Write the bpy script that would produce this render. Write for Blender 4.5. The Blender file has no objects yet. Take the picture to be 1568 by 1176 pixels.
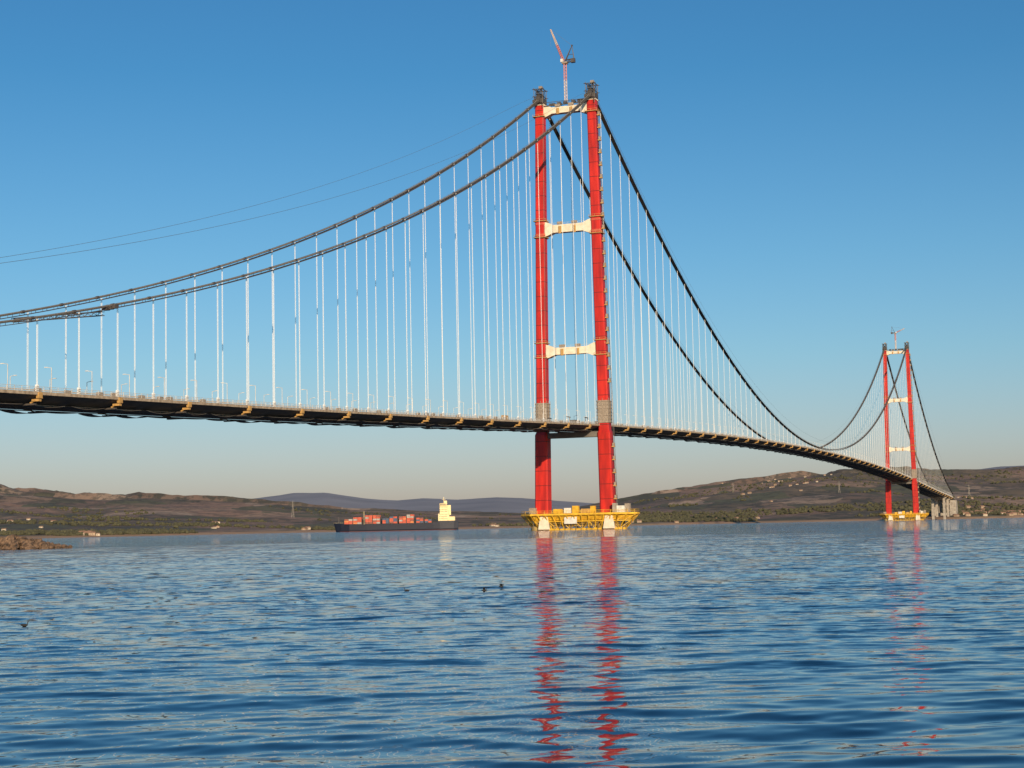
import bpy, math, random
import numpy as np
from mathutils import Vector, Matrix
random.seed(7); rng=np.random.default_rng(11)
S=bpy.context.scene
S.view_settings.view_transform='Standard'
try: S.view_settings.look='None'
except Exception: pass
S.view_settings.exposure=0
COL=S.collection

# ------------------------------------------------------------------ materials
def newmat(name):
    m=bpy.data.materials.new(name); m.use_nodes=True
    nt=m.node_tree; b=nt.nodes['Principled BSDF']
    return m,nt,b
def pmat(name,c,rough=.55,metal=0,var=.18,scale=.35,grime=None):
    """painted / weathered surface: base colour broken by two noise scales"""
    m,nt,b=newmat(name); N=nt.nodes; L=nt.links
    g=N.new('ShaderNodeNewGeometry')
    n=N.new('ShaderNodeTexNoise'); n.inputs['Scale'].default_value=scale; n.inputs['Detail'].default_value=6
    L.new(g.outputs['Position'],n.inputs['Vector'])
    r=N.new('ShaderNodeValToRGB'); r.color_ramp.elements[0].position=.3; r.color_ramp.elements[1].position=.7
    d=grime if grime else tuple(x*(1-var*1.6) for x in c)
    r.color_ramp.elements[0].color=(*d,1); r.color_ramp.elements[1].color=(*[min(1,x*(1+var*.4)) for x in c],1)
    L.new(n.outputs['Fac'],r.inputs['Fac']); L.new(r.outputs['Color'],b.inputs['Base Color'])
    b.inputs['Roughness'].default_value=rough; b.inputs['Metallic'].default_value=metal
    return m
def tower_red():
    m,nt,b=newmat('tower_red_paint'); N=nt.nodes; L=nt.links
    g=N.new('ShaderNodeNewGeometry'); sp=N.new('ShaderNodeSeparateXYZ'); L.new(g.outputs['Position'],sp.inputs[0])
    md=N.new('ShaderNodeMath'); md.operation='MODULO'; L.new(sp.outputs['Z'],md.inputs[0]); md.inputs[1].default_value=10.5
    lt=N.new('ShaderNodeMath'); lt.operation='LESS_THAN'; L.new(md.outputs[0],lt.inputs[0]); lt.inputs[1].default_value=.45
    n=N.new('ShaderNodeTexNoise'); n.inputs['Scale'].default_value=.12; n.inputs['Detail'].default_value=7
    mp=N.new('ShaderNodeMapping'); mp.inputs['Scale'].default_value=(2.5,2.5,.35); L.new(g.outputs['Position'],mp.inputs[0]); L.new(mp.outputs[0],n.inputs['Vector'])
    r=N.new('ShaderNodeValToRGB'); r.color_ramp.elements[0].position=.3; r.color_ramp.elements[1].position=.7
    r.color_ramp.elements[0].color=(.34,.012,.010,1); r.color_ramp.elements[1].color=(.68,.026,.014,1)
    L.new(n.outputs['Fac'],r.inputs['Fac'])
    mx=N.new('ShaderNodeMixRGB'); L.new(lt.outputs[0],mx.inputs[0]); L.new(r.outputs[0],mx.inputs[1]); mx.inputs[2].default_value=(.16,.012,.01,1)
    L.new(mx.outputs[0],b.inputs['Base Color']); b.inputs['Roughness'].default_value=.5
    return m
M={}
M['red']=tower_red()
M['cream']=pmat('crossbeam_cream',(.84,.76,.60),.6,grime=(.70,.60,.46))
M['dark']=pmat('dark_steel',(.085,.075,.07),.6)
M['grey']=pmat('grey_scaffold',(.40,.34,.27),.8,scale=1.2,grime=(.20,.16,.13))
M['cable']=pmat('cable_wrap',(.20,.185,.165),.7,scale=1.)
M['catwalk']=pmat('catwalk_mesh',(.085,.076,.068),.8,scale=1.)
M['hanger']=pmat('hanger_white',(.90,.90,.88),.45,var=.05)
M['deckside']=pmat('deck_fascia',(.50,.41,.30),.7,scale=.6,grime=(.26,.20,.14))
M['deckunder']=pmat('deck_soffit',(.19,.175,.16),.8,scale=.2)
M['asphalt']=pmat('asphalt',(.05,.05,.05),.9)
M['rail']=pmat('railing_steel',(.60,.59,.56),.5)
M['yellow']=pmat('safety_yellow',(.84,.52,.04),.55,scale=.5,grime=(.56,.32,.03))
M['bracket']=pmat('bracket_ochre',(.55,.33,.11),.6,scale=.8)
M['concrete']=pmat('concrete',(.42,.39,.34),.9,scale=.25,grime=(.25,.22,.19))
M['white']=pmat('white_paint',(.8,.79,.74),.6)
M['orange']=pmat('crane_orange',(.62,.16,.06),.5)
M['crane_w']=pmat('crane_white',(.66,.50,.38),.5)

# ------------------------------------------------------------------ mesh builder
class MB:
    def __init__(s): s.v=[];s.f=[]
    def box(s,c,hx,hy,hz,ax=None):
        c=Vector(c)
        X,Y,Z=ax if ax else (Vector((1,0,0)),Vector((0,1,0)),Vector((0,0,1)))
        n=len(s.v)
        for k in (-1,1):
            for i,j in ((-1,-1),(1,-1),(1,1),(-1,1)):
                s.v.append(tuple(c+X*(i*hx)+Y*(j*hy)+Z*(k*hz)))
        s.f+=[(n+3,n+2,n+1,n),(n+4,n+5,n+6,n+7),(n,n+1,n+5,n+4),(n+1,n+2,n+6,n+5),(n+2,n+3,n+7,n+6),(n+3,n,n+4,n+7)]
    def beam(s,a,b,w,h=None):
        a=Vector(a);b=Vector(b);h=h or w
        d=(b-a)
        if d.length<1e-6:return
        L=d.length;d=d/L
        up=Vector((0,0,1)) if abs(d.z)<.95 else Vector((0,1,0))
        x=d.cross(up).normalized(); y=x.cross(d)
        s.box((a+b)/2,w/2,L/2,h/2,(x,d,y))
    def tube(s,pts,r,n=6,cap=True):
        pts=[Vector(p) for p in pts]; base=len(s.v)
        for i,p in enumerate(pts):
            d=(pts[min(i+1,len(pts)-1)]-pts[max(i-1,0)]).normalized()
            up=Vector((0,0,1)) if abs(d.z)<.95 else Vector((0,1,0))
            x=d.cross(up).normalized();y=x.cross(d)
            rr=r[i] if isinstance(r,(list,tuple)) else r
            for k in range(n):
                t=2*math.pi*k/n; s.v.append(tuple(p+x*(rr*math.cos(t))+y*(rr*math.sin(t))))
        for i in range(len(pts)-1):
            for k in range(n):
                a=base+i*n+k;b=base+i*n+(k+1)%n; s.f.append((a,b,b+n,a+n))
        if cap:
            s.f.append(tuple(base+k for k in range(n))[::-1]); e=base+(len(pts)-1)*n; s.f.append(tuple(e+k for k in range(n)))
    def loft(s,rings,cap=True):
        base=len(s.v);n=len(rings[0])
        for r in rings:
            for p in r: s.v.append(tuple(p))
        for i in range(len(rings)-1):
            for k in range(n):
                a=base+i*n+k;b=base+i*n+(k+1)%n; s.f.append((a,b,b+n,a+n))
        if cap:
            s.f.append(tuple(base+k for k in range(n))[::-1]); e=base+(len(rings)-1)*n; s.f.append(tuple(e+k for k in range(n)))
    def lattice(s,a,b,w,chord,brace,step,tip=1.0):
        """four-chord lattice boom from a to b"""
        a=Vector(a);b=Vector(b);d=(b-a);L=d.length;d/=L
        up=Vector((0,0,1)) if abs(d.z)<.9 else Vector((0,1,0))
        x=d.cross(up).normalized();y=x.cross(d)
        n=max(1,int(L/step))
        def c(i,k):
            t=i/n; ww=w/2*(1-(1-tip)*t); sx,sy=((-1,-1),(1,-1),(1,1),(-1,1))[k]
            return a+d*(L*t)+x*(sx*ww)+y*(sy*ww)
        for k in range(4): s.beam(c(0,k),c(n,k),chord)
        for i in range(n):
            for k in range(4):
                s.beam(c(i,k),c(i+1,(k+1)%4),brace); s.beam(c(i,k),c(i,(k+1)%4),brace)
    def obj(s,name,mat,parent=None,smooth=False):
        me=bpy.data.meshes.new(name); me.from_pydata(s.v,[],s.f); me.update()
        o=bpy.data.objects.new(name,me); COL.objects.link(o); me.materials.append(mat)
        if smooth:
            for p in me.polygons:p.use_smooth=True
        if parent:o.parent=parent
        return o
def empty(name):
    o=bpy.data.objects.new(name,None); COL.objects.link(o); return o
class Multi:
    def __init__(s): s.d={}
    def __getitem__(s,k):
        if k not in s.d:s.d[k]=MB()
        return s.d[k]
    def build(s,prefix,parent,mats=M):
        for k,b in s.d.items(): b.obj(prefix+'_'+k,mats[k],parent)

# ------------------------------------------------------------------ bridge frame
T1=Vector((43.4,1173,0)); T2=Vector((698.6,2972,0))
SPAN=(T2-T1).length; SIDE=770
d=(T2-T1).normalized(); p=Vector((d.y,-d.x,0)); Zv=Vector((0,0,1))
def P(s,q,z): return T1+d*s+p*q+Zv*z
AX=(p,d,Zv)
def fold(s):
    return s if s<SPAN/2 else SPAN-s
def deckz(s):
    t=fold(s)
    if t<0: return float(np.interp(t,[-1100,-770,-675,-500,-324,-160,0],[36,47.5,50.9,56.2,62.2,68.0,74]))
    return 74+15.5*(1-((t-SPAN/2)/(SPAN/2))**2)
def cabz(s):
    t=fold(s)
    if t<=0: return 315+.528*t+.00025*t*t
    return 93+222*((t-SPAN/2)/(SPAN/2))**2
CQ=19.7
bridge=empty('suspension_bridge')
# --- towers
def legq(z): return 24.3+(19.6-24.3)*(z-9)/(306)
def tower(s0,nm,detail=True):
    mb=Multi()
    def PP(a,q,z): return P(s0+a,q,z)
    def oct(q,z,h):
        c=.2*h; pts=[(-h+c,-h),(h-c,-h),(h,-h+c),(h,h-c),(h-c,h),(-h+c,h),(-h,h-c),(-h,-h+c)]
        return [PP(y,q+x,z) for x,y in pts]
    prof=[(5,5.0),(68,4.7),(70,3.9),(310,3.25)]
    for sg in (-1,1):
        mb['red'].loft([oct(sg*legq(z),z,h) for z,h in prof])
        # grey scaffold jackets by the deck
        for z0,z1 in ((75,91),):
            for z in np.arange(z0,z1,2.5):
                mb['grey'].loft([oct(sg*legq(z),z,4.6),oct(sg*legq(z),z+.5,4.6)])
            mb['grey'].loft([oct(sg*legq(z0),z0,4.25),oct(sg*legq(z1),z1,4.25)])
            for a in (-4.5,0,4.5):
                for b in (-4.5,0,4.5):
                    if a or b: mb['grey'].beam(PP(a,sg*legq(83)+b,z0),PP(a,sg*legq(83)+b,z1+1.5),.25)
        # collars
        for zc in (134,123.5,223,211,300):
            q=sg*legq(zc)
            mb['bracket'].loft([oct(q,zc,4.7),oct(q,zc+.5,4.7)])
            for a,b in ((-4.5,-4.5),(4.5,-4.5),(4.5,4.5),(-4.5,4.5),(0,-4.5),(0,4.5),(4.5,0),(-4.5,0)):
                mb['bracket'].beam(PP(a,q+b,zc+.4),PP(a,q+b,zc+1.8),.16)
            mb['bracket'].loft([oct(q,zc+1.7,4.65),oct(q,zc+1.85,4.65)],cap=False)
        # lighter weld bands next to the crossbeams
        for zc in (217,128):
            q=sg*legq(zc); mb['redband'].loft([oct(q,zc-5,3.72),oct(q,zc-3,3.72)]); mb['redband'].loft([oct(q,zc+3.5,3.72),oct(q,zc+5,3.72)])
        # saddle housing on the leg top
        q=sg*19.7
        mb['dark'].box(PP(0,q,312),3.6,4.2,1.6,AX)
        mb['cream'].box(PP(0,q,309),3.7,3.7,.5,AX)
        mb['dark'].loft([[PP(a,q+b,z) for a,b in ((-6,-1.6),(6,-1.6),(6,1.6),(-6,1.6))] if z<315 else [PP(a,q+b,z) for a,b in ((-2.5,-1.3),(2.5,-1.3),(2.5,1.3),(-2.5,1.3))] for z in (312,314,317.5)])
        mb['dark'].lattice(PP(-4.6,q,318.6),PP(4.6,q,318.6),3.2,.35,.25,2.4)
        for a in (-4.5,4.5):
            for b in (-3.2,3.2):
                mb['dark'].beam(PP(a,q+b,306),PP(a,q+b,321.5),.45)
                mb['dark'].beam(PP(a,q+b,312),PP(-a*.2,q+b,321),.3)
        for z in (309.5,315,320.5):
            for a in (-4.5,4.5): mb['dark'].beam(PP(a,q-4.6,z),PP(a,q+4.6,z),.4)
            for b in (-3.2,3.2): mb['dark'].beam(PP(-5.5,q+b,z),PP(5.5,q+b,z),.4)
        mb['grey'].box(PP(-1,q+1,322),1.2,1.4,1,AX)
        mb['dark'].box(PP(-5.5,q-1,311),2.6,1.6,1.0,AX); mb['dark'].box(PP(3,q-3.5,306),1.2,1.2,2.,AX)
    # crossbeams: haunched box beams
    for zc,hm,he in ((217,3.0,5.3),(128,2.7,5.0),(304,2.4,4.6)):
        qq=legq(zc)-3.2
        rings=[]
        for k in (-1,-.86,-.62,-.3,0,.3,.62,.86,1):
            e=abs(k); h=he if e>.99 else (he*.9 if e>.8 else hm); zt=hm*.9 if e<.8 else h
            rings.append([PP(a,k*qq,zc+zz) for a,zz in ((-2.6,-h),(2.6,-h),(2.6,zt),(-2.6,zt))])
        mb['cream'].loft(rings)
        for k in (-.33,.28): mb['bracket'].box(PP(-2.9,k*qq,zc-hm*.4),1.0,.4,hm*.9,AX)
        for k in (-.33,.28): mb['grey'].box(PP(-2.9,k*qq,zc+hm+.8),2.0,.6,.9,AX)
        for k in np.linspace(-.8,.8,9): mb['rail'].beam(PP(-2.4,k*qq,zc+hm*.9),PP(-2.4,k*qq,zc+hm*.9+1.3),.12)
        mb['rail'].beam(PP(-2.4,-.8*qq,zc+hm*.9+1.3),PP(-2.4,.8*qq,zc+hm*.9+1.3),.14)
    # work platform on top beam
    for q in (-10,-5,0,6,11): mb['dark'].box(PP(random.uniform(-1.5,1.5),q,308.5+random.uniform(0,1)),random.uniform(1.2,2.6),1.6,random.uniform(.6,1.4),AX)
    mb['dark'].beam(PP(-2,-16,310.3),PP(-2,16,310.3),.3); mb['dark'].beam(PP(-3.2,-16,307.5),PP(-3.2,16,307.5),.5)
    for q in np.arange(-15,16,3): mb['dark'].beam(PP(-3.,q,307),PP(-3.,q,310.4),.22)
    # beam under deck
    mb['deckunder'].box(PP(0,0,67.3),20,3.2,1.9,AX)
    # hoist mast and landings on the near-side leg
    for z in np.arange(12,300,9.2):
        if 66<z<96: continue
        q=legq(z)+(5.0 if z<68 else 3.9)
        mb['bracket'].box(PP(-1,q+1.0,z),1.1,1.1,.35,AX); mb['grey'].box(PP(-1,q+1.2,z+1.5),.8,.8,1.1,AX)
    mb['dark'].lattice(PP(-1,legq(10)+7.0,10),PP(-1,legq(300)+4.6,300),.9,.14,.1,3.)
    # small ladder line on the inner leg faces
    mb['dark'].beam(PP(-3.4,-legq(100)+3.6,95),PP(-3.0,-legq(300)+3.0,300),.35)
    # --- pier base : concrete caisson shafts and yellow fender platform
    HL,HW=43,14
    def ringp(hl,hw,z,n=10):
        c=hw*.75
        pts=[(-hl+c,-hw),(hl-c,-hw),(hl,-hw+c),(hl,hw-c),(hl-c,hw),(-hl+c,hw),(-hl,hw-c),(-hl,-hw+c)]
        return [PP(y,x+3,z) for x,y in pts]
    for q in (-24.3,24.3):
        mb['caisson'].loft([[PP(r*math.sin(t),q+r*math.cos(t),z) for t in np.linspace(0,2*math.pi,25)[:-1]] for z,r in ((-3,9),(1.5,9),(6.5,6.5),(10.5,7.5),(11.8,8.2))])
    mb['caisson'].box(PP(0,0,6.0),20,4,3.2,AX)
    mb['yellow'].loft([ringp(HL,HW,10.4),ringp(HL,HW,11.6)])
    mb['yellow'].loft([ringp(HL-5,HW-3.5,6.8),ringp(HL-2,HW-1.5,10.2)],cap=False)
    top=ringp(HL,HW,10.6); mid=ringp(HL-4.5,HW-3,6); bot=ringp(HL-9.5,HW-6,.3)
    def seg(r,i,t): return r[i].lerp(r[(i+1)%8],t)
    for i in range(8):
        n=max(1,int((top[(i+1)%8]-top[i]).length/5.2))
        for r,w in ((top,.7),(mid,.75),(bot,1.3)): mb['yellow'].beam(r[i],r[(i+1)%8],w)
        for k in range(n+1):
            t=k/n; mb['yellow'].beam(seg(top,i,t),seg(bot,i,t),.55)
            if k<n:
                t2=(k+1)/n
                mb['yellow'].beam(seg(mid,i,t),seg(top,i,t2),.3); 
                mb['yellow'].beam(seg(mid,i,t2 if k%2 else t),seg(bot,i,t if k%2 else t2),.4)
            # handrail
            a=seg(top,i,t); mb['yellow'].beam(a+Zv*1,a+Zv*3,.2)
        for h in (2,3): mb['yellow'].beam(top[i]+Zv*h,top[(i+1)%8]+Zv*h,.18)
    # access tower frames, site cabins on the platform
    for q,w,h,mt in ((-33,2.5,2.2,'grey'),(-13,3,1.6,'yellow'),(-6,3,1.9,'white'),(0,2.2,2.6,'yellow'),(8,3.5,1.5,'bracket'),(13,1.6,2.4,'yellow'),(33,3,2.3,'white'),(37.5,1.8,3.0,'grey'),(29.,1.5,3.2,'concrete')):
        mb[mt].box(PP(-8+random.uniform(-2,2),q+3,11.6+h),w,1.6,h,AX)
    mb['white'].box(PP(-12.2,0,6.6),4.6,.35,2.4,AX)
    for q in (-20,28):
        mb['cream'].loft([[PP(-11.5+y,q+x*w,z) for x,y in ((-1,-.6),(1,-.6),(1,.6),(-1,.6))] for z,w in ((.5,4.3),(9.9,2.6))])
    for q in range(-38,44,4):
        mb['dark'].beam(PP(-11,q+2,.6),PP(-11,q+2,6),.35)
    mats=dict(M); mats['redband']=M['redband']; mats['caisson']=M['caisson']
    mb.build(nm,bridge,mats)
M['redband']=pmat('tower_band_red',(.60,.10,.06),.6)
M['caisson']=pmat('caisson_concrete',(.62,.45,.18),.8,grime=(.42,.28,.08))
tower(0,'near_tower'); tower(SPAN,'far_tower')

# --- deck
mb=Multi()
ss=np.arange(-960,SPAN+SIDE+60,12.0)
def sect(s):
    z=deckz(s)
    return [P(s,q,z+dz) for q,dz in ((-19.3,0),(-20.6,-1.0),(-12,-3.5),(-5,-3.5),(-4.5,-1),(4.5,-1),(5,-3.5),(12,-3.5),(20.6,-1.0),(19.3,0))][::-1]
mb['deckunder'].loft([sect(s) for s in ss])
for sg in (-1,1):
    for a,b in zip(ss[:-1],ss[1:]):
        mb['deckside'].beam(P(a,sg*20.2,deckz(a)-.35),P(b,sg*20.2,deckz(b)-.35),1.2,1.1)
        mb['deckside'].beam(P(a,sg*12.2,deckz(a)-3.75),P(b,sg*12.2,deckz(b)-3.75),.5,.3)
    for h in (.7,1.3,1.9):
        for a,b in zip(ss[:-1],ss[1:]): mb['rail'].beam(P(a,sg*20.3,deckz(a)+h),P(b,sg*20.3,deckz(b)+h),.13)
    for a,b in zip(ss[:-1],ss[1:]): mb['rail'].beam(P(a,sg*17.2,deckz(a)+1.0),P(b,sg*17.2,deckz(b)+1.0),.25,.5)
    for s in np.arange(-960,SPAN+SIDE,4): mb['rail'].beam(P(s,sg*20.3,deckz(s)),P(s,sg*20.3,deckz(s)+2.0),.17)
    for s in np.arange(-960,SPAN+SIDE,12): 
        if random.random()<.5: mb['grey'].box(P(s+random.uniform(-4,4),sg*18.6,deckz(s)+.8),.7,1.2,.8,AX)
mb['asphalt'].loft([[P(s,q,deckz(s)+dz) for q,dz in ((-17,.06),(17,.06),(17,.01),(-17,.01))] for s in ss])
mb.build('deck',bridge)
# brackets, nets, lamps
mb=Multi()
for s in list(np.arange(-651-48*5,SPAN+SIDE,48)):
    for sg in (-1,1):
        z=deckz(s)
        mb['bracket'].box(P(s,sg*20.7,z-1.1),.6,1.0,1.0,AX)
        mb['bracket'].box(P(s,sg*19.5,z-2.7),1.4,.8,.4,AX)
        mb['bracket'].beam(P(s,sg*20.9,z-2.0),P(s,sg*17,z-3.6),.5)
        mb['dark'].box(P(s,sg*15,z-4.0),4,.7,.3,AX)
        # drooping safety netting between brackets
        for k in range(2):
            a=s+24*k; pts=[]; dr=random.uniform(.1,1.0)
            for t in np.linspace(0,1,7):
                pts.append(P(a+2+20*t,sg*13,deckz(a+2+20*t)-3.8-dr*4*t*(1-t)))
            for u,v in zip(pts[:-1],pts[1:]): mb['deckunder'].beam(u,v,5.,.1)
    # lamp posts
    for sg in (-1,1):
        for k in (0,24):
            a=s+11+k; z=deckz(a)
            mb['rail'].beam(P(a,sg*17.6,z),P(a,sg*17.6,z+9),.2); mb['rail'].beam(P(a,sg*17.6,z+9),P(a,sg*15.6,z+9.3),.18); mb['white'].box(P(a,sg*15.4,z+9.3),.6,.25,.12,AX)
# cabins / service trucks on the deck close to the near tower
for s,q,w,l,h,mt in ((-25,-10,2,7,1.3,'dark'),(-12,5,2,5,1.6,'dark'),(8,-6,2,4,1.3,'grey'),(-190,18,1.2,3,1.3,'bracket'),(12,15,2,3,1.2,'orange')):
    mb[mt].box(P(s,q,deckz(s)+h+.3),w,l,h,AX)
for s,q in ((-30,6),(-18,-12),(6,8)):
    for a in (-3,3):
        mb['dark'].beam(P(s+a,q,deckz(s)),P(s+a,q,deckz(s)+5.5),.4)
    mb['dark'].beam(P(s-4,q,deckz(s)+5.5),P(s+4,q,deckz(s)+5.5),.6)
mb.build('deck_fitting',bridge)

# --- cables, catwalks, hangers
mb=Multi()
def span_pts(a,b,n): return np.linspace(a,b,n)
spans=((-SIDE-60,0,60),(0,SPAN,110),(SPAN,SPAN+SIDE,45))
for sg in (-1,1):
    for a,b,n in spans:
        xs=span_pts(a,b,n)
        mb['cable'].tube([P(s,sg*CQ,cabz(s)) for s in xs],.42,8)
        mb['cable'].tube([P(s,sg*CQ+1.6,cabz(s)+.15) for s in xs],.07,4); mb['cable'].tube([P(s,sg*CQ-1.6,cabz(s)+.15) for s in xs],.07,4)
        for u,v in zip(xs[:-1],xs[1:]): mb['catwalk'].beam(P(u,sg*CQ,cabz(u)-1.25),P(v,sg*CQ,cabz(v)-1.25),3.0,.10)
        for s in np.arange(a+3,b-1,7.0):
            z=cabz(s)
            for o in (-1.6,1.6): mb['catwalk'].beam(P(s,sg*CQ+o,z-1.3),P(s,sg*CQ+o,z+.25),.13)
        # cable bands
        for s in np.arange(a+8,b-1,24): mb['dark'].tube([P(s-.9,sg*CQ,cabz(s-.9)),P(s+.9,sg*CQ,cabz(s+.9))],.60,8)
        # tramway hauling ropes above the catwalk
        def tz(s):
            t=fold(s)
            if t<=0: return cabz(s)+24*math.sin(math.pi*min(1,-t/900))**.6
            return cabz(s)+9*math.sin(math.pi*t/(SPAN))**.5 
        mb['rope'].tube([P(s,sg*CQ+(1 if sg>0 else -1),tz(s)) for s in xs],.065,4)
    # catwalk cross gantry
mb['dark'].lattice(P(-612,-CQ,cabz(-612)-2.5),P(-612,CQ,cabz(-612)-2.5),1.4,.2,.12,2.5)
for k in range(5): mb['dark'].box(P(-609+k,CQ+(k%3-1),cabz(-609)-1.0+.4*k),1.2,1.0,.6,AX)
for base in (-651-24*8,):
    s=base
    while s<SPAN+SIDE-20:
        near=min(abs(s),abs(s-SPAN))
        if near>18 and cabz(s)-deckz(s)>2.2:
            for sg in (-1,1):
                for o in (-.3,.3):
                    mb['hanger'].tube([P(s+o,sg*CQ,deckz(s)),P(s+o,sg*CQ,cabz(s)-.4)],.082,5)
                mb['hanger'].box(P(s,sg*CQ,deckz(s)+1.4),.35,.6,1.2,AX)
        s+=24
M['rope']=pmat('steel_rope',(.14,.16,.18),.6)
mb.build('cable_system',bridge)
# --- anchorages and approach piers
mb=Multi()
def anchor(s,top,sgn):
    for q in (-20,20):
        rings=[[P(s+a*sgn,q+b,z) for a,b in ((-x,-7),(x2,-7),(x2,7),(-x,7))] for z,x,x2 in ((-6,14,34),(8,13,32),(top-6,9,24),(top,6,14))]
        mb['concrete'].loft(rings)
    mb['concrete'].box(P(s+10*sgn,0,8),27,18,6,AX)
for s,sgn in ((-SIDE-20,-1),(SPAN+SIDE+5,1)): anchor(s,deckz(s)-5,sgn)
for s in (SPAN+SIDE-40,SPAN+SIDE-120,SPAN+SIDE+50,-SIDE-120):
    for q in (-12,12): mb['concrete'].box(P(s,q,deckz(s)/2-3),2.6,2,deckz(s)/2,AX)
    mb['concrete'].box(P(s,0,deckz(s)-5),17,2.5,1.4,AX)
mb.build('anchorage',bridge)

# ------------------------------------------------------------------ tower cranes
def crane(s0,name,jibdir,k=1.0,low=False):
    e=empty(name); mb=Multi()
    def C(q,a,z): return P(s0+a,q,z)
    top=338
    mb['crane_w'].lattice(C(0,0,309),C(0,0,top-12),1.9,.34,.2,2.2)
    mb['orange'].lattice(C(0,0,top-12),C(0,0,top),1.9,.36,.22,2.2)
    mb['grey'].box(C(0,0,top+.6),1.9,1.9,.7,AX)
    j=jibdir
    mb['dark'].lattice(C(0,0,top+2),C(-j*7.5,0,top+2),1.8,.35,.22,2)
    mb['dark'].box(C(-j*6.2,0,top+1.8),1.5,1.2,1.5,AX); mb['white'].box(C(j*1.8,-1.6,top+2.2),.9,.9,1.2,AX)
    tip=(j*10.5,0,top+27) if not low else (j*17,0,top+9)
    mb['orange'].lattice(C(j*1,0,top+2),C(j*(1+.5*(tip[0]/j-1)),0,top+2+(tip[2]-top-2)*.5),1.3,.34,.2,1.6)
    mb['crane_w'].lattice(C(j*(1+.5*(tip[0]/j-1)),0,top+2+(tip[2]-top-2)*.5),C(*tip),1.3,.34,.2,1.6,tip=.4)
    ap=C(-j*5.6,0,top+13)
    for a in (-.8,.8):
        mb['dark'].beam(C(-j*.5,a,top+2.5),ap,.42); mb['dark'].beam(C(-j*7,a,top+2.5),ap,.36)
    mb['dark'].beam(C(-j*2.5,0,top+6.5),C(-j*6.3,0,top+6.5),.3)
    mb['rope'].beam(ap,C(*tip),.13); mb['rope'].beam(C(*tip),C(tip[0],0,top+14),.1) if not low else None
    mb['dark'].box(ap,.5,.5,.5,AX)
    mb.build('part',e,M)
crane(0,'tower_crane',-1); crane(SPAN,'tower_crane.001',1,low=True)

# ------------------------------------------------------------------ terrain
def vnoise(x,y,seed):
    r=np.random.default_rng(seed).random((256,256)); x=np.asarray(x,float);y=np.asarray(y,float)
    xi=np.floor(x).astype(int);yi=np.floor(y).astype(int);fx=x-xi;fy=y-yi
    fx=fx*fx*(3-2*fx);fy=fy*fy*(3-2*fy)
    g=lambda i,j:r[(i)%256,(j)%256]
    return (g(xi,yi)*(1-fx)+g(xi+1,yi)*fx)*(1-fy)+(g(xi,yi+1)*(1-fx)+g(xi+1,yi+1)*fx)*fy
def fbm(x,y,seed,o=5):
    s=0;a=.5
    for k in range(o): s=s+a*(vnoise(x*2**k,y*2**k,seed+k)-.5)*2; a*=.5
    return s
def shoreD(a): return np.interp(a,[-.8,-.33,-.26,-.2,-.1,0,.1,.2,.27,.33,.8],[2300,2550,2650,2900,3200,3500,3750,3650,3600,3750,4200])+60*fbm(np.asarray(a)*30,0*np.asarray(a),5,4)
RX=np.array([-1500,-300,0,60,150,225,330,400,450,520,600,700,800,870,930,1000,1080,1150,1200,1250,1330,1420,1500,1568,1800,3000])
RP=np.array([50,62,67,61,52,53,47,43,37,31,28,24,21,24,33,44,52,59,64,68,71,69.5,70.7,74,80,50])*.97
def terr(X,D):
    X=np.asarray(X,float);D=np.asarray(D,float); a=X/D; px=a*2517+788.5
    ds=shoreD(a); t=np.clip((D-ds)/(7200-ds),-.05,2)
    r=np.interp(px,RX,RP)
    g=np.interp(t,[-.05,0,.01,.08,.25,.5,.8,1,1.3,2],[-.3,0,.035,.12,.40,.70,.93,1,.9,.6])
    n=fbm(X/1100,D/1100,31,6); n2=fbm(X/420,D/700,71,5)
    rid=1-np.abs(n2)*2
    amp=np.clip(t*5,0,1)
    g=g*(1+ (.50*n+.20*rid-.10)*amp*np.where(t>1,1,np.interp(t,[0,.3,.85,1],[1,1,.45,.22])))
    return D/2517*r*g+3*np.clip(t*40,-1,1)
na,nd=900,190
A=np.linspace(-.75,.75,na); TT=np.concatenate([[-.012,-.004],np.linspace(0,1,nd-2)**1.35*1.35])
AA,TG=np.meshgrid(A,TT); DS=shoreD(AA); DD=DS+TG*(7200-DS); XX=AA*DD; ZZ=terr(XX,DD)
def gridmesh(name,X,Y,Z,mat,smooth=True,wrap=False):
    nr,nc=X.shape; co=np.stack([X,Y,Z],-1).reshape(-1,3).astype(np.float32)
    me=bpy.data.meshes.new(name); me.vertices.add(len(co)); me.vertices.foreach_set('co',co.ravel())
    i=np.arange(nr-1)[:,None]; j=np.arange(nc if wrap else nc-1)[None,:]; j2=(j+1)%nc
    q=np.stack([i*nc+j,i*nc+j2,(i+1)*nc+j2,(i+1)*nc+j],-1).reshape(-1,4).astype(np.int32)
    me.loops.add(q.size); me.loops.foreach_set('vertex_index',q.ravel())
    me.polygons.add(len(q)); me.polygons.foreach_set('loop_start',np.arange(0,q.size,4,dtype=np.int32)); me.polygons.foreach_set('loop_total',np.full(len(q),4,np.int32))
    me.update(calc_edges=True); me.validate()
    me.polygons.foreach_set('use_smooth',np.full(len(me.polygons),smooth))
    o=bpy.data.objects.new(name,me); COL.objects.link(o); me.materials.append(mat); return o
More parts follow.
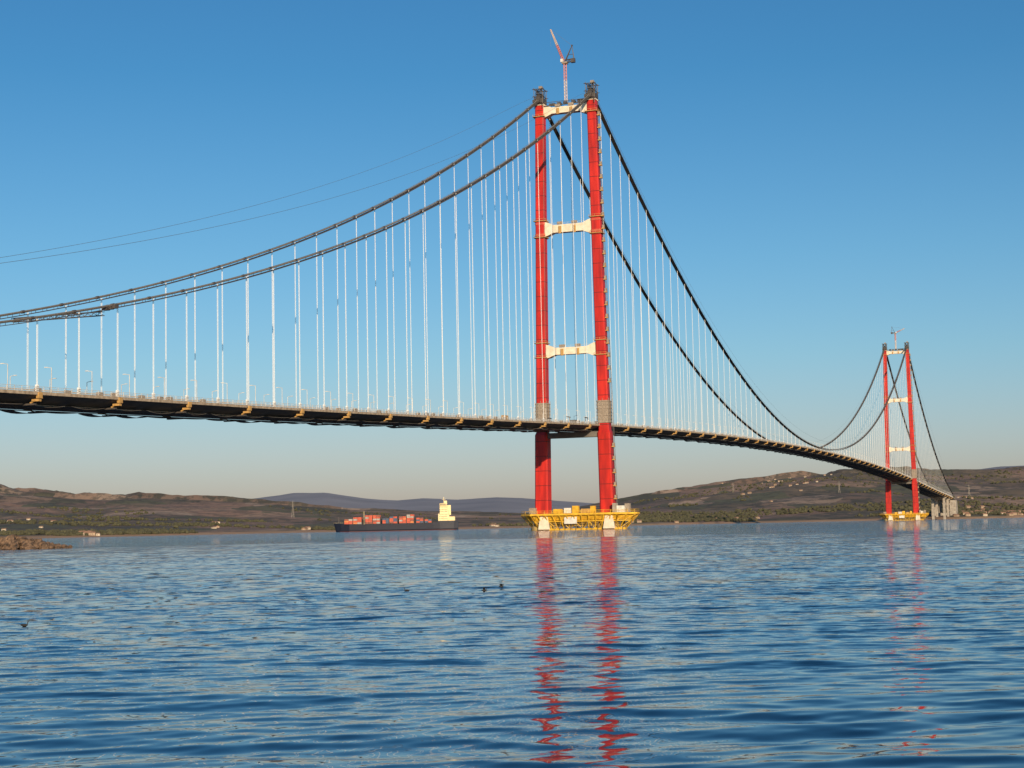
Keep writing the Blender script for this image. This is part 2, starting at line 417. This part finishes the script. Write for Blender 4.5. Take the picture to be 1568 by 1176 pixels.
def landmat():
    m,nt,b=newmat('hill_land'); N=nt.nodes;L=nt.links
    g=N.new('ShaderNodeNewGeometry')
    def mapn(sc):
        mp=N.new('ShaderNodeMapping'); mp.inputs['Scale'].default_value=sc; L.new(g.outputs['Position'],mp.inputs[0]); return mp
    mp=mapn((1/150,1/420,0)); wn=N.new('ShaderNodeTexNoise'); wn.inputs['Scale'].default_value=1.2; L.new(mp.outputs[0],wn.inputs['Vector'])
    ad=N.new('ShaderNodeMixRGB'); ad.blend_type='ADD'; ad.inputs[0].default_value=.7; L.new(mp.outputs[0],ad.inputs[1]); L.new(wn.outputs['Color'],ad.inputs[2])
    v=N.new('ShaderNodeTexVoronoi'); v.inputs['Scale'].default_value=1.; L.new(ad.outputs[0],v.inputs['Vector'])
    sp=N.new('ShaderNodeSeparateColor'); L.new(v.outputs['Color'],sp.inputs[0])
    r=N.new('ShaderNodeValToRGB'); cr=r.color_ramp; cr.interpolation='CONSTANT'
    cols=[(0,(.22,.165,.095)),(.2,(.34,.21,.135)),(.36,(.13,.125,.06)),(.48,(.38,.25,.16)),(.62,(.24,.165,.105)),(.72,(.15,.155,.07)),(.8,(.27,.175,.12)),(.92,(.48,.34,.23))]
    cr.elements[0].position=0; cr.elements[0].color=(*cols[0][1],1); cr.elements[1].position=cols[1][0]; cr.elements[1].color=(*cols[1][1],1)
    for pz,c in cols[2:]: e=cr.elements.new(pz); e.color=(*c,1)
    L.new(sp.outputs[0],r.inputs[0])
    # scrub
    mp2=mapn((1/45,1/80,1/30)); n=N.new('ShaderNodeTexNoise'); n.inputs['Scale'].default_value=1.; n.inputs['Detail'].default_value=8; n.inputs['Roughness'].default_value=.7; L.new(mp2.outputs[0],n.inputs['Vector'])
    rr=N.new('ShaderNodeValToRGB'); rr.color_ramp.elements[0].position=.48; rr.color_ramp.elements[1].position=.54; L.new(n.outputs['Fac'],rr.inputs[0])
    mp3=mapn((1/600,1/1100,0)); n3=N.new('ShaderNodeTexNoise'); n3.inputs['Scale'].default_value=1.; n3.inputs['Detail'].default_value=5; L.new(mp3.outputs[0],n3.inputs['Vector'])
    r3=N.new('ShaderNodeValToRGB'); r3.color_ramp.elements[0].position=.45; r3.color_ramp.elements[1].position=.56; L.new(n3.outputs['Fac'],r3.inputs[0])
    mu=N.new('ShaderNodeMath'); mu.operation='MULTIPLY_ADD'; L.new(rr.outputs[0],mu.inputs[0]); mu.inputs[1].default_value=.52
    mm=N.new('ShaderNodeMath'); mm.operation='MULTIPLY'; L.new(r3.outputs[0],mm.inputs[0]); mm.inputs[1].default_value=.46; L.new(mm.outputs[0],mu.inputs[2])
    mx=N.new('ShaderNodeMixRGB'); L.new(mu.outputs[0],mx.inputs[0]); L.new(r.outputs[0],mx.inputs[1]); mx.inputs[2].default_value=(.055,.058,.034,1)
    hz=N.new('ShaderNodeMixRGB'); hz.inputs[0].default_value=.15; L.new(mx.outputs[0],hz.inputs[1]); hz.inputs[2].default_value=(.30,.28,.33,1)  # aerial haze painted in: land colour mixed evenly towards pale mauve
    # beach at the shore
    sz=N.new('ShaderNodeSeparateXYZ'); L.new(g.outputs['Position'],sz.inputs[0])
    lt=N.new('ShaderNodeMapRange'); L.new(sz.outputs['Z'],lt.inputs['Value']); lt.inputs['From Min'].default_value=2.5; lt.inputs['From Max'].default_value=5.5; lt.inputs['To Min'].default_value=.8; lt.inputs['To Max'].default_value=0
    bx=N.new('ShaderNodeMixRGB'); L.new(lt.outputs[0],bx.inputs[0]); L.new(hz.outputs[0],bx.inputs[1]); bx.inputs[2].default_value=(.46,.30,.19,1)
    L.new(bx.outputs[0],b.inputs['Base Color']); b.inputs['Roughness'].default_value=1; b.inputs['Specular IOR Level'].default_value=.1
    return m
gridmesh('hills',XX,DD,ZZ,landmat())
# distant mountains
MX=np.array([-1500,0,120,225,300,380,420,450,500,560,610,650,700,760,800,860,950,1100,1300,1450,1500,1530,1568,1700,3000]); MP=np.array([30,45,50,57,52,49,54,58,57.5,48,43,46,43,46,44,38,30,34,40,70,72,76,78,70,40])
A2=np.linspace(-.75,.75,500); T2g=np.linspace(0,1,50); AA2,TG2=np.meshgrid(A2,T2g); D2=9500+TG2*7000; X2=AA2*D2
px2=AA2*2517+788.5; Z2=D2/2517*np.interp(px2,MX,MP)*np.sin(np.clip(TG2*1.15,0,1)*math.pi/2)**.8*(1+.10*fbm(X2/1800,D2/1800,91,6)*(1-TG2*.6))+fbm(X2/700,D2/900,17,4)*12
gridmesh('distant_mountains',X2,D2,Z2,pmat('mountain_haze_tint',(.25,.255,.29),1,scale=.0015,grime=(.19,.20,.235)))  # blue-grey base colour has the distance haze painted into it

# woodland: one object of leafy clumps on the slopes
def blob(mb,c,r,h):
    n=len(mb.v); k=7
    rings=[(-.1,.45),(.3,1.),(.65,.8),(.92,.35)]
    for z,w in rings:
        for i in range(k):
            t=2*math.pi*i/k+z*3; rr=r*w*random.uniform(.65,1.25); mb.v.append((c[0]+rr*math.cos(t),c[1]+rr*math.sin(t),c[2]+h*(z+random.uniform(-.08,.08))))
    for a in range(3):
        for i in range(k): mb.f.append((n+a*k+i,n+a*k+(i+1)%k,n+(a+1)*k+(i+1)%k,n+(a+1)*k+i))
    mb.f.append(tuple(n+3*k+i for i in range(k)))
wood=MB()
cand=rng.random((60000,2))
ca=-.4+.8*cand[:,0]; cd=shoreD(ca)+30+cand[:,1]**1.8*3000; cx=ca*cd
dens=fbm(cx/350,cd/260,201,5)
zz=terr(cx,cd)
ok=(dens>.19)&(zz>3)
for x,y,z in list(zip(cx[ok],cd[ok],zz[ok]))[:6000]:
    h=random.uniform(3,8); blob(wood,(x,y,z-.5),h*random.uniform(.5,.95),h)
wood.obj('woodland',pmat('tree_foliage',(.095,.092,.05),1,scale=.05,grime=(.05,.052,.03)))

# village houses: one mass of small gabled houses
hw=Multi()
def house(x,y,w,l,h,rot,mt):
    z=float(terr(x,y))-1; ax=(Vector((math.cos(rot),math.sin(rot),0)),Vector((-math.sin(rot),math.cos(rot),0)),Zv)
    c=Vector((x,y,z)); hw[mt].box(c+Zv*(h/2),w/2,l/2,h/2,ax)
    r=[c+ax[0]*(i*w*.55)+ax[1]*(j*l*.55)+Zv*h for i,j in ((-1,-1),(1,-1),(1,1),(-1,1))]; t=[c+ax[0]*(i*w*.5)+Zv*(h+w*.22) for i in (-1,1)]
    m=hw['roof']; n=len(m.v); m.v+= [tuple(q) for q in r+t]; m.f+=[(n,n+1,n+5,n+4),(n+2,n+3,n+4,n+5),(n+1,n+2,n+5),(n+3,n,n+4),(n+3,n+2,n+1,n)]
    for k in range(int(w//4)):
        hw['window'].box(c+ax[0]*(-w/2+2+k*4)-ax[1]*(l/2+.03)+Zv*(h*.55),.6,.05,.7,ax)
M['roof']=pmat('roof_tile',(.32,.19,.13),.9); M['window']=pmat('window_glass',(.03,.035,.04),.2); M['wallw']=pmat('render_white',(.58,.50,.39),.9); M['wallt']=pmat('render_tan',(.42,.32,.23),.9)
clusters=[(140,18,30,9),(335,20,500,6),(470,14,60,2),(752,14,120,4),(1010,60,80,4),(1180,60,2900,22),(1225,50,2500,12),(1500,50,130,26),(1548,25,60,24),(1480,60,500,10),(60,60,900,5),(1120,60,90,4)]
for px,sx,dep,n in clusters:
    for _ in range(n):
        a=(px-788.5+random.gauss(0,sx*.5))/2517; y=float(shoreD(a))+30+abs(random.gauss(dep,dep*.35+15)); house(a*y,y,random.uniform(6,13),random.uniform(6,10),random.uniform(3,5.5),random.gauss(0,.5),random.choice(['wallw','wallt']))
e=empty('village_houses'); hw.build('house',e,M)
# pylons on the hills
def pylon(px,dep,h,i):
    a=(px-788.5)/2517; y=float(shoreD(a))+dep; x=a*y; z=float(terr(x,y))-1; m=MB()
    c=[Vector((x+i2*h*.07,y+j2*h*.07,z)) for i2,j2 in ((-1,-1),(1,-1),(1,1),(-1,1))]; t=Vector((x,y,z+h))
    for k in range(4):
        m.beam(c[k],t,.3)
        for f0,f1 in ((0,.25),(.25,.5),(.5,.75)): m.beam(c[k].lerp(t,f0),c[(k+1)%4].lerp(t,f1),.15)
    for f in (.68,.8,.92): m.beam(Vector((x-h*.12,y,z+h*f)),Vector((x+h*.12,y,z+h*f)),.3)
    m.obj('power_pylon' if i==0 else 'power_pylon.%03d'%i,M['concrete'])
for i,(px,dp,h) in enumerate([(450,1500,48),(1123,2600,44),(1285,1300,36),(1483,900,38)]): pylon(px,dp,h,i)

# ------------------------------------------------------------------ container ship
ship=empty('container_ship'); mb=Multi()
SX,SY=-187.5,2600; Ls=98.0
def SP(x,y,z): return Vector((SX+x,SY+y,(z*1.18 if z>0 else z)))
M['hull']=pmat('ship_hull_navy',(.014,.020,.042),.5); M['boot']=pmat('ship_boot_red',(.10,.025,.025),.6); M['shipw']=pmat('ship_house_cream',(.90,.76,.42),.6,grime=(.78,.62,.34))
st=[(-98,.3,11.8),(-94,3.5,11.6),(-86,8,11.0),(-72,13,9.8),(-45,14.5,9.4),(0,14.5,9.4),(60,14.5,9.4),(70,14.5,12.4),(92,12.5,12.4),(98,10.5,12.4)]
def hr(x,b,zt,z0=-3):
    rk=0 if x>-80 else (-80-x)*.28
    return [SP(x+rk,-b*.7,z0),SP(x+rk*.6,-b*.92,2),SP(x,-b,zt),SP(x,b,zt),SP(x+rk*.6,b*.92,2),SP(x+rk,b*.7,z0)]
mb['hull'].loft([hr(*q) for q in st])
mb['boot'].loft([[SP(x,-b,-1),SP(x,-b,.7),SP(x,b,.7),SP(x,b,-1)] for x,b in ((-88,6.5),(-72,13.2),(0,14.6),(92,12.6),(96,10))])
groups=[(-80,-67,3),(-66,-53,4),(-47,-36,5),(-35,-24,5),(-20,-10,4),(-9,3,5),(6,17,4),(18,29,5),(33,44,4),(46,57,3)]
cc={'c_red':(.42,.07,.035),'c_org':(.5,.16,.05),'c_blue':(.04,.07,.13),'c_grey':(.3,.28,.26),'c_brown':(.2,.06,.04)}
for k,c in cc.items(): M[k]=pmat(k,tuple(min(.8,x*1.35) for x in c),.6)
for gi,(x0,x1,hh) in enumerate(groups):
    dark=gi in (4,5,8,9)
    for row in range(10):
        y=-12.4+row*2.6
        for tier in range(max(1,hh-(1 if random.random()<.3 else 0)-(1 if dark else 0))):
            for (xa,xb) in ((x0,(x0+x1)/2),((x0+x1)/2,x1)):
                k=random.choice(['c_blue','c_brown','c_blue','c_red'] if dark else ['c_red','c_red','c_org','c_brown','c_red','c_grey'])
                zc=10.3+tier*2.25+1.1
                mb[k].box(SP((xa+xb)/2,y,zc),(xb-xa)/2-.12,1.2,1.26)
    mb['dark'].box(SP(x1+.6,0,13),.35,13.3,4)
mb['shipw'].box(SP(76,0,17),8.5,13,5.6); mb['shipw'].box(SP(77,0,25),7,12,3.8); mb['shipw'].box(SP(76,0,30.3),6,11,2.9); mb['shipw'].box(SP(75,0,34),5,14,1.7); mb['shipw'].box(SP(79,0,36.5),2.2,3,3)
mb['shipw'].box(SP(89,0,15),4.5,10,3.2); mb['shipw'].loft([[SP(84+a,b,z) for a,b in ((-2,-3),(3,-3),(3,3),(-2,3))] for z in (20,33)])
for z in (15,18,21,24.5,27.3,30.5): 
    for x in np.arange(70,83,2.2): mb['window'].box(SP(x,-13.03 if z<22 else (-12.03 if z<28 else -11.03),z),.5,.06,.5)
mb['window'].box(SP(75,-14.02,34.2),4.6,.06,.6)
mb['shipw'].beam(SP(76,0,35),SP(76,0,44),.6); mb['shipw'].beam(SP(73,0,41),SP(79,0,41),.4)
mb['dark'].beam(SP(-90,0,11),SP(-90,0,20),.6); mb['dark'].beam(SP(-90,0,17),SP(-86,0,11),.4)
mb['shipw'].beam(SP(-50,0,9),SP(-50,0,27),.5)
for x in np.arange(-97,-82,2): mb['shipw'].beam(SP(x,-5,11.5),SP(x,-5,12.8),.15)
mb.build('ship',ship,M)

# ------------------------------------------------------------------ breakwater
bw=MB(); rr=random.Random(3)
def rock(c,r):
    n=len(bw.v); sx,sy,sz=[r*rr.uniform(.7,1.25) for _ in range(3)]; k=6
    for z,w in ((-.9,.45),(-.35,.95),(.35,.9),(.8,.55)):
        for i in range(k):
            t=2*math.pi*i/k+z; q=rr.uniform(.75,1.2); bw.v.append((c[0]+sx*w*q*math.cos(t),c[1]+sy*w*q*math.sin(t),c[2]+sz*z*rr.uniform(.8,1.15)))
    for a in range(3):
        for i in range(k): bw.f.append((n+a*k+i,n+a*k+(i+1)%k,n+(a+1)*k+(i+1)%k,n+(a+1)*k+i))
    bw.f.append(tuple(n+3*k+i for i in range(k)))
for _ in range(620):
    x=rr.uniform(-190,-109); e=min(1,(-109-x)/13+.12); y=rr.gauss(0,1)*3.4*(.4+.6*e); hh=(2.5*e)*max(0,1-abs(y)/8)
    rock((x,404+y-.02*(x+110),hh*rr.uniform(.6,1)-.15),rr.uniform(.7,1.6)*(.45+.55*e))
bwm=pmat('breakwater_rock',(.24,.155,.10),.95,scale=.9,grime=(.03,.024,.02))
bw.obj('rock_breakwater',bwm)

# ------------------------------------------------------------------ water birds
bm_=pmat('bird_dark_plumage',(.03,.028,.026),.8,scale=8)
def bird(x,y,hd,flap,i):
    m=MB(); c=Vector((x,y,0)); f=Vector((math.cos(hd),math.sin(hd),0)); s=Vector((-f.y,f.x,0))
    def Q(a,b,z): return c+(f*a+s*b+Zv*z)*.5
    m.tube([Q(-.28,0,.13),Q(-.2,0,.09),Q(-.08,0,.07),Q(.08,0,.07),Q(.17,0,.09),Q(.2,0,.13)],[.006,.025,.045,.045,.03,.018],8)
    m.tube([Q(.17,0,.1),Q(.2,0,.17),Q(.21,0,.25),Q(.24,0,.29)],[.02,.013,.012,.015],7)
    m.tube([Q(.2,0,.29),Q(.235,0,.30),Q(.27,0,.295)],[.009,.019,.01],7); m.tube([Q(.265,0,.293),Q(.34,0,.285)],[.006,.002],5)
    for sg in (-1,1):
        if flap:
            n=len(m.v); pts=[Q(.1,sg*.05,.13),Q(-.1,sg*.05,.12),Q(-.13,sg*.25,.3),Q(.07,sg*.28,.33),Q(-.1,sg*.5,.26)]
            m.v+=[tuple(q) for q in pts]+[tuple(q+Zv*.012) for q in pts]; m.f+=[(n,n+1,n+2,n+3),(n+3,n+2,n+4),(n+8,n+7,n+6,n+5),(n+9,n+7,n+8)]
        else: m.tube([Q(.1,sg*.06,.1),Q(-.05,sg*.08,.11),Q(-.24,sg*.02,.13)],[.01,.025,.005],6)
    m.obj('waterbird' if i==0 else 'waterbird.%03d'%i,bm_,smooth=True)
for i,(px,py,hd,fl) in enumerate([(44,957,0.2,False),(624,904,3.0,False),(742,904,0.,True),(768,898,.3,True)]):
    yh=806.5-.0206*(px-784); D=3*2517/(py-yh); bird((px-784-.0206*(py-588))/2517*D,D,hd,fl,i)

# ------------------------------------------------------------------ sea
fine=np.radians(np.arange(-21,21.01,.05)); coarse=np.radians(np.arange(25,336,5.0))
th=np.concatenate([fine,coarse])
R=[.5,2,5,8,11]; r=13.
while r<420: R.append(r); r*=1.0034
while r<70000: R.append(r); r*=1.05
R=np.array(R); TH,RR=np.meshgrid(th,R); WX=RR*np.sin(TH); WY=RR*np.cos(TH)
dR=np.gradient(R)[:,None]*np.ones_like(WX)
inner=((RR>12)&(RR<420)&(np.abs(np.where(TH>math.pi,TH-2*math.pi,TH))<math.radians(21.2)))
WZ=np.zeros_like(WX); unres=np.zeros_like(WX); GX=np.zeros_like(WX); GY=np.zeros_like(WX)
nw=64; lam=np.geomspace(.42,9,nw)
for i,l in enumerate(lam):
    ang=rng.normal(math.radians(94),math.radians(17 if l>1.2 else 26)); k=2*math.pi/l; kx,ky=k*math.cos(ang),k*math.sin(ang)
    sl=.0138*(1 if l<1.8 else (1.8/l)**.8)*(1 if l>.7 else .8); ph=rng.random()*6.28
    w=np.clip((l/(dR*2.2)-1)/1.2,0,1); w=w*w*(3-2*w); w=np.where(inner,w,0)
    arg=kx*WX+ky*WY+ph
    WZ+=w*sl/k*np.sin(arg); c_=w*sl/k*np.cos(arg); GX+=c_*math.cos(ang); GY+=c_*math.sin(ang)
    unres+=(1-w*w)*sl*sl/2
WX+=GX; WY+=GY
unres=np.sqrt(unres*6.0+.009**2)
def seamat():
    m,nt,b=newmat('sea_water'); N=nt.nodes;L=nt.links
    g=N.new('ShaderNodeNewGeometry'); at=N.new('ShaderNodeAttribute'); at.attribute_name='fine_slope'
    def noise(sc,det,rg=.6):
        mp=N.new('ShaderNodeMapping'); mp.inputs['Scale'].default_value=sc; L.new(g.outputs['Position'],mp.inputs[0])
        n=N.new('ShaderNodeTexNoise'); n.inputs['Scale'].default_value=1; n.inputs['Detail'].default_value=det; n.inputs['Roughness'].default_value=rg; L.new(mp.outputs[0],n.inputs['Vector']); return n
    n1=noise((1.1,3.0,0),3); n2=noise((.05,.22,0),4); gu=noise((.005,.022,0),4)
    def vm(op,a,bb):
        v=N.new('ShaderNodeVectorMath'); v.operation=op
        for i,q in enumerate((a,bb)):
            if q is None: continue
            if isinstance(q,tuple): v.inputs[i].default_value=q
            else: L.new(q,v.inputs[i])
        return v.outputs[0]
    c1=vm('SUBTRACT',n1.outputs['Color'],(.5,.5,.5)); c2=vm('SUBTRACT',n2.outputs['Color'],(.5,.5,.5))
    s=vm('ADD',vm('MULTIPLY',c1,(4.,8.5,0)),vm('MULTIPLY',c2,(.8,2.6,0)))
    mr=N.new('ShaderNodeMapRange'); L.new(gu.outputs['Fac'],mr.inputs['Value']); mr.inputs['From Min'].default_value=.35; mr.inputs['From Max'].default_value=.65; mr.inputs['To Min'].default_value=.8; mr.inputs['To Max'].default_value=1.3
    mu=N.new('ShaderNodeMath'); mu.operation='MULTIPLY'; L.new(at.outputs['Fac'],mu.inputs[0]); L.new(mr.outputs[0],mu.inputs[1])
    sc=N.new('ShaderNodeVectorMath'); sc.operation='SCALE'; L.new(s,sc.inputs[0]); L.new(mu.outputs[0],sc.inputs['Scale'])
    nn=N.new('ShaderNodeVectorMath'); nn.operation='ADD'; L.new(g.outputs['Normal'],nn.inputs[0]); L.new(sc.outputs[0],nn.inputs[1])
    no=N.new('ShaderNodeVectorMath'); no.operation='NORMALIZE'; L.new(nn.outputs[0],no.inputs[0])
    L.new(no.outputs[0],b.inputs['Normal'])
    b.inputs['Base Color'].default_value=(.003,.024,.060,1); b.inputs['Roughness'].default_value=.03; b.inputs['IOR'].default_value=1.333
    return m
sea=gridmesh('sea',WX,WY,WZ,seamat(),wrap=True)
at=sea.data.attributes.new('fine_slope','FLOAT','POINT'); at.data.foreach_set('value',unres.astype(np.float32).ravel())
# make sure faces look up
if sea.data.polygons[5000].normal.z<0: sea.data.flip_normals()
h=bpy.data.objects['hills']
if h.data.polygons[5000].normal.z<0: h.data.flip_normals()

# ------------------------------------------------------------------ light
az=Vector((.22,-.975,0)).normalized(); el=math.radians(15)
sd=Vector((az.x*math.cos(el),az.y*math.cos(el),math.sin(el)))
sl=bpy.data.lights.new('sun','SUN'); sl.energy=4.8; sl.angle=math.radians(.5); sl.color=(1,.76,.50)
so=bpy.data.objects.new('sun',sl); COL.objects.link(so); so.rotation_euler=sd.to_track_quat('Z','Y').to_euler()
w=bpy.data.worlds.new('World'); S.world=w; w.use_nodes=True; nt=w.node_tree; bg=nt.nodes['Background']
sk=nt.nodes.new('ShaderNodeTexSky'); sk.sky_type='NISHITA'; sk.sun_disc=False; sk.sun_elevation=el; sk.sun_rotation=math.atan2(az.x,az.y); sk.air_density=1.0; sk.dust_density=.8; sk.ozone_density=2.0
# clear-air tint by elevation (deeper blue overhead, faint mauve haze low down)
tc=nt.nodes.new('ShaderNodeTexCoord'); sx=nt.nodes.new('ShaderNodeSeparateXYZ'); nt.links.new(tc.outputs['Generated'],sx.inputs[0])
rp=nt.nodes.new('ShaderNodeValToRGB'); nt.links.new(sx.outputs['Z'],rp.inputs[0]); cr=rp.color_ramp
cr.elements[0].position=0; cr.elements[0].color=(.74,.65,.84,1); cr.elements[1].position=.6; cr.elements[1].color=(.20,.52,.80,1)
for pz,c in ((.045,(.67,.70,.89)),(.10,(.54,.74,.90)),(.16,(.43,.72,.90)),(.27,(.27,.64,.86))):
    e=cr.elements.new(pz); e.color=(*c,1)
mxw=nt.nodes.new('ShaderNodeMixRGB'); mxw.blend_type='MULTIPLY'; mxw.inputs[0].default_value=1
nt.links.new(sk.outputs[0],mxw.inputs[1]); nt.links.new(rp.outputs[0],mxw.inputs[2]); nt.links.new(mxw.outputs[0],bg.inputs['Color']); bg.inputs['Strength'].default_value=.12

# ------------------------------------------------------------------ camera
cd_=bpy.data.cameras.new('camera'); co=bpy.data.objects.new('camera',cd_); COL.objects.link(co)
cd_.sensor_width=36; cd_.lens=57.8; cd_.clip_start=.5; cd_.clip_end=120000
co.matrix_world=Matrix.Translation((0,0,3))@Matrix.Rotation(math.radians(94.96),4,'X')@Matrix.Rotation(math.radians(-1.18),4,'Z')
S.camera=co
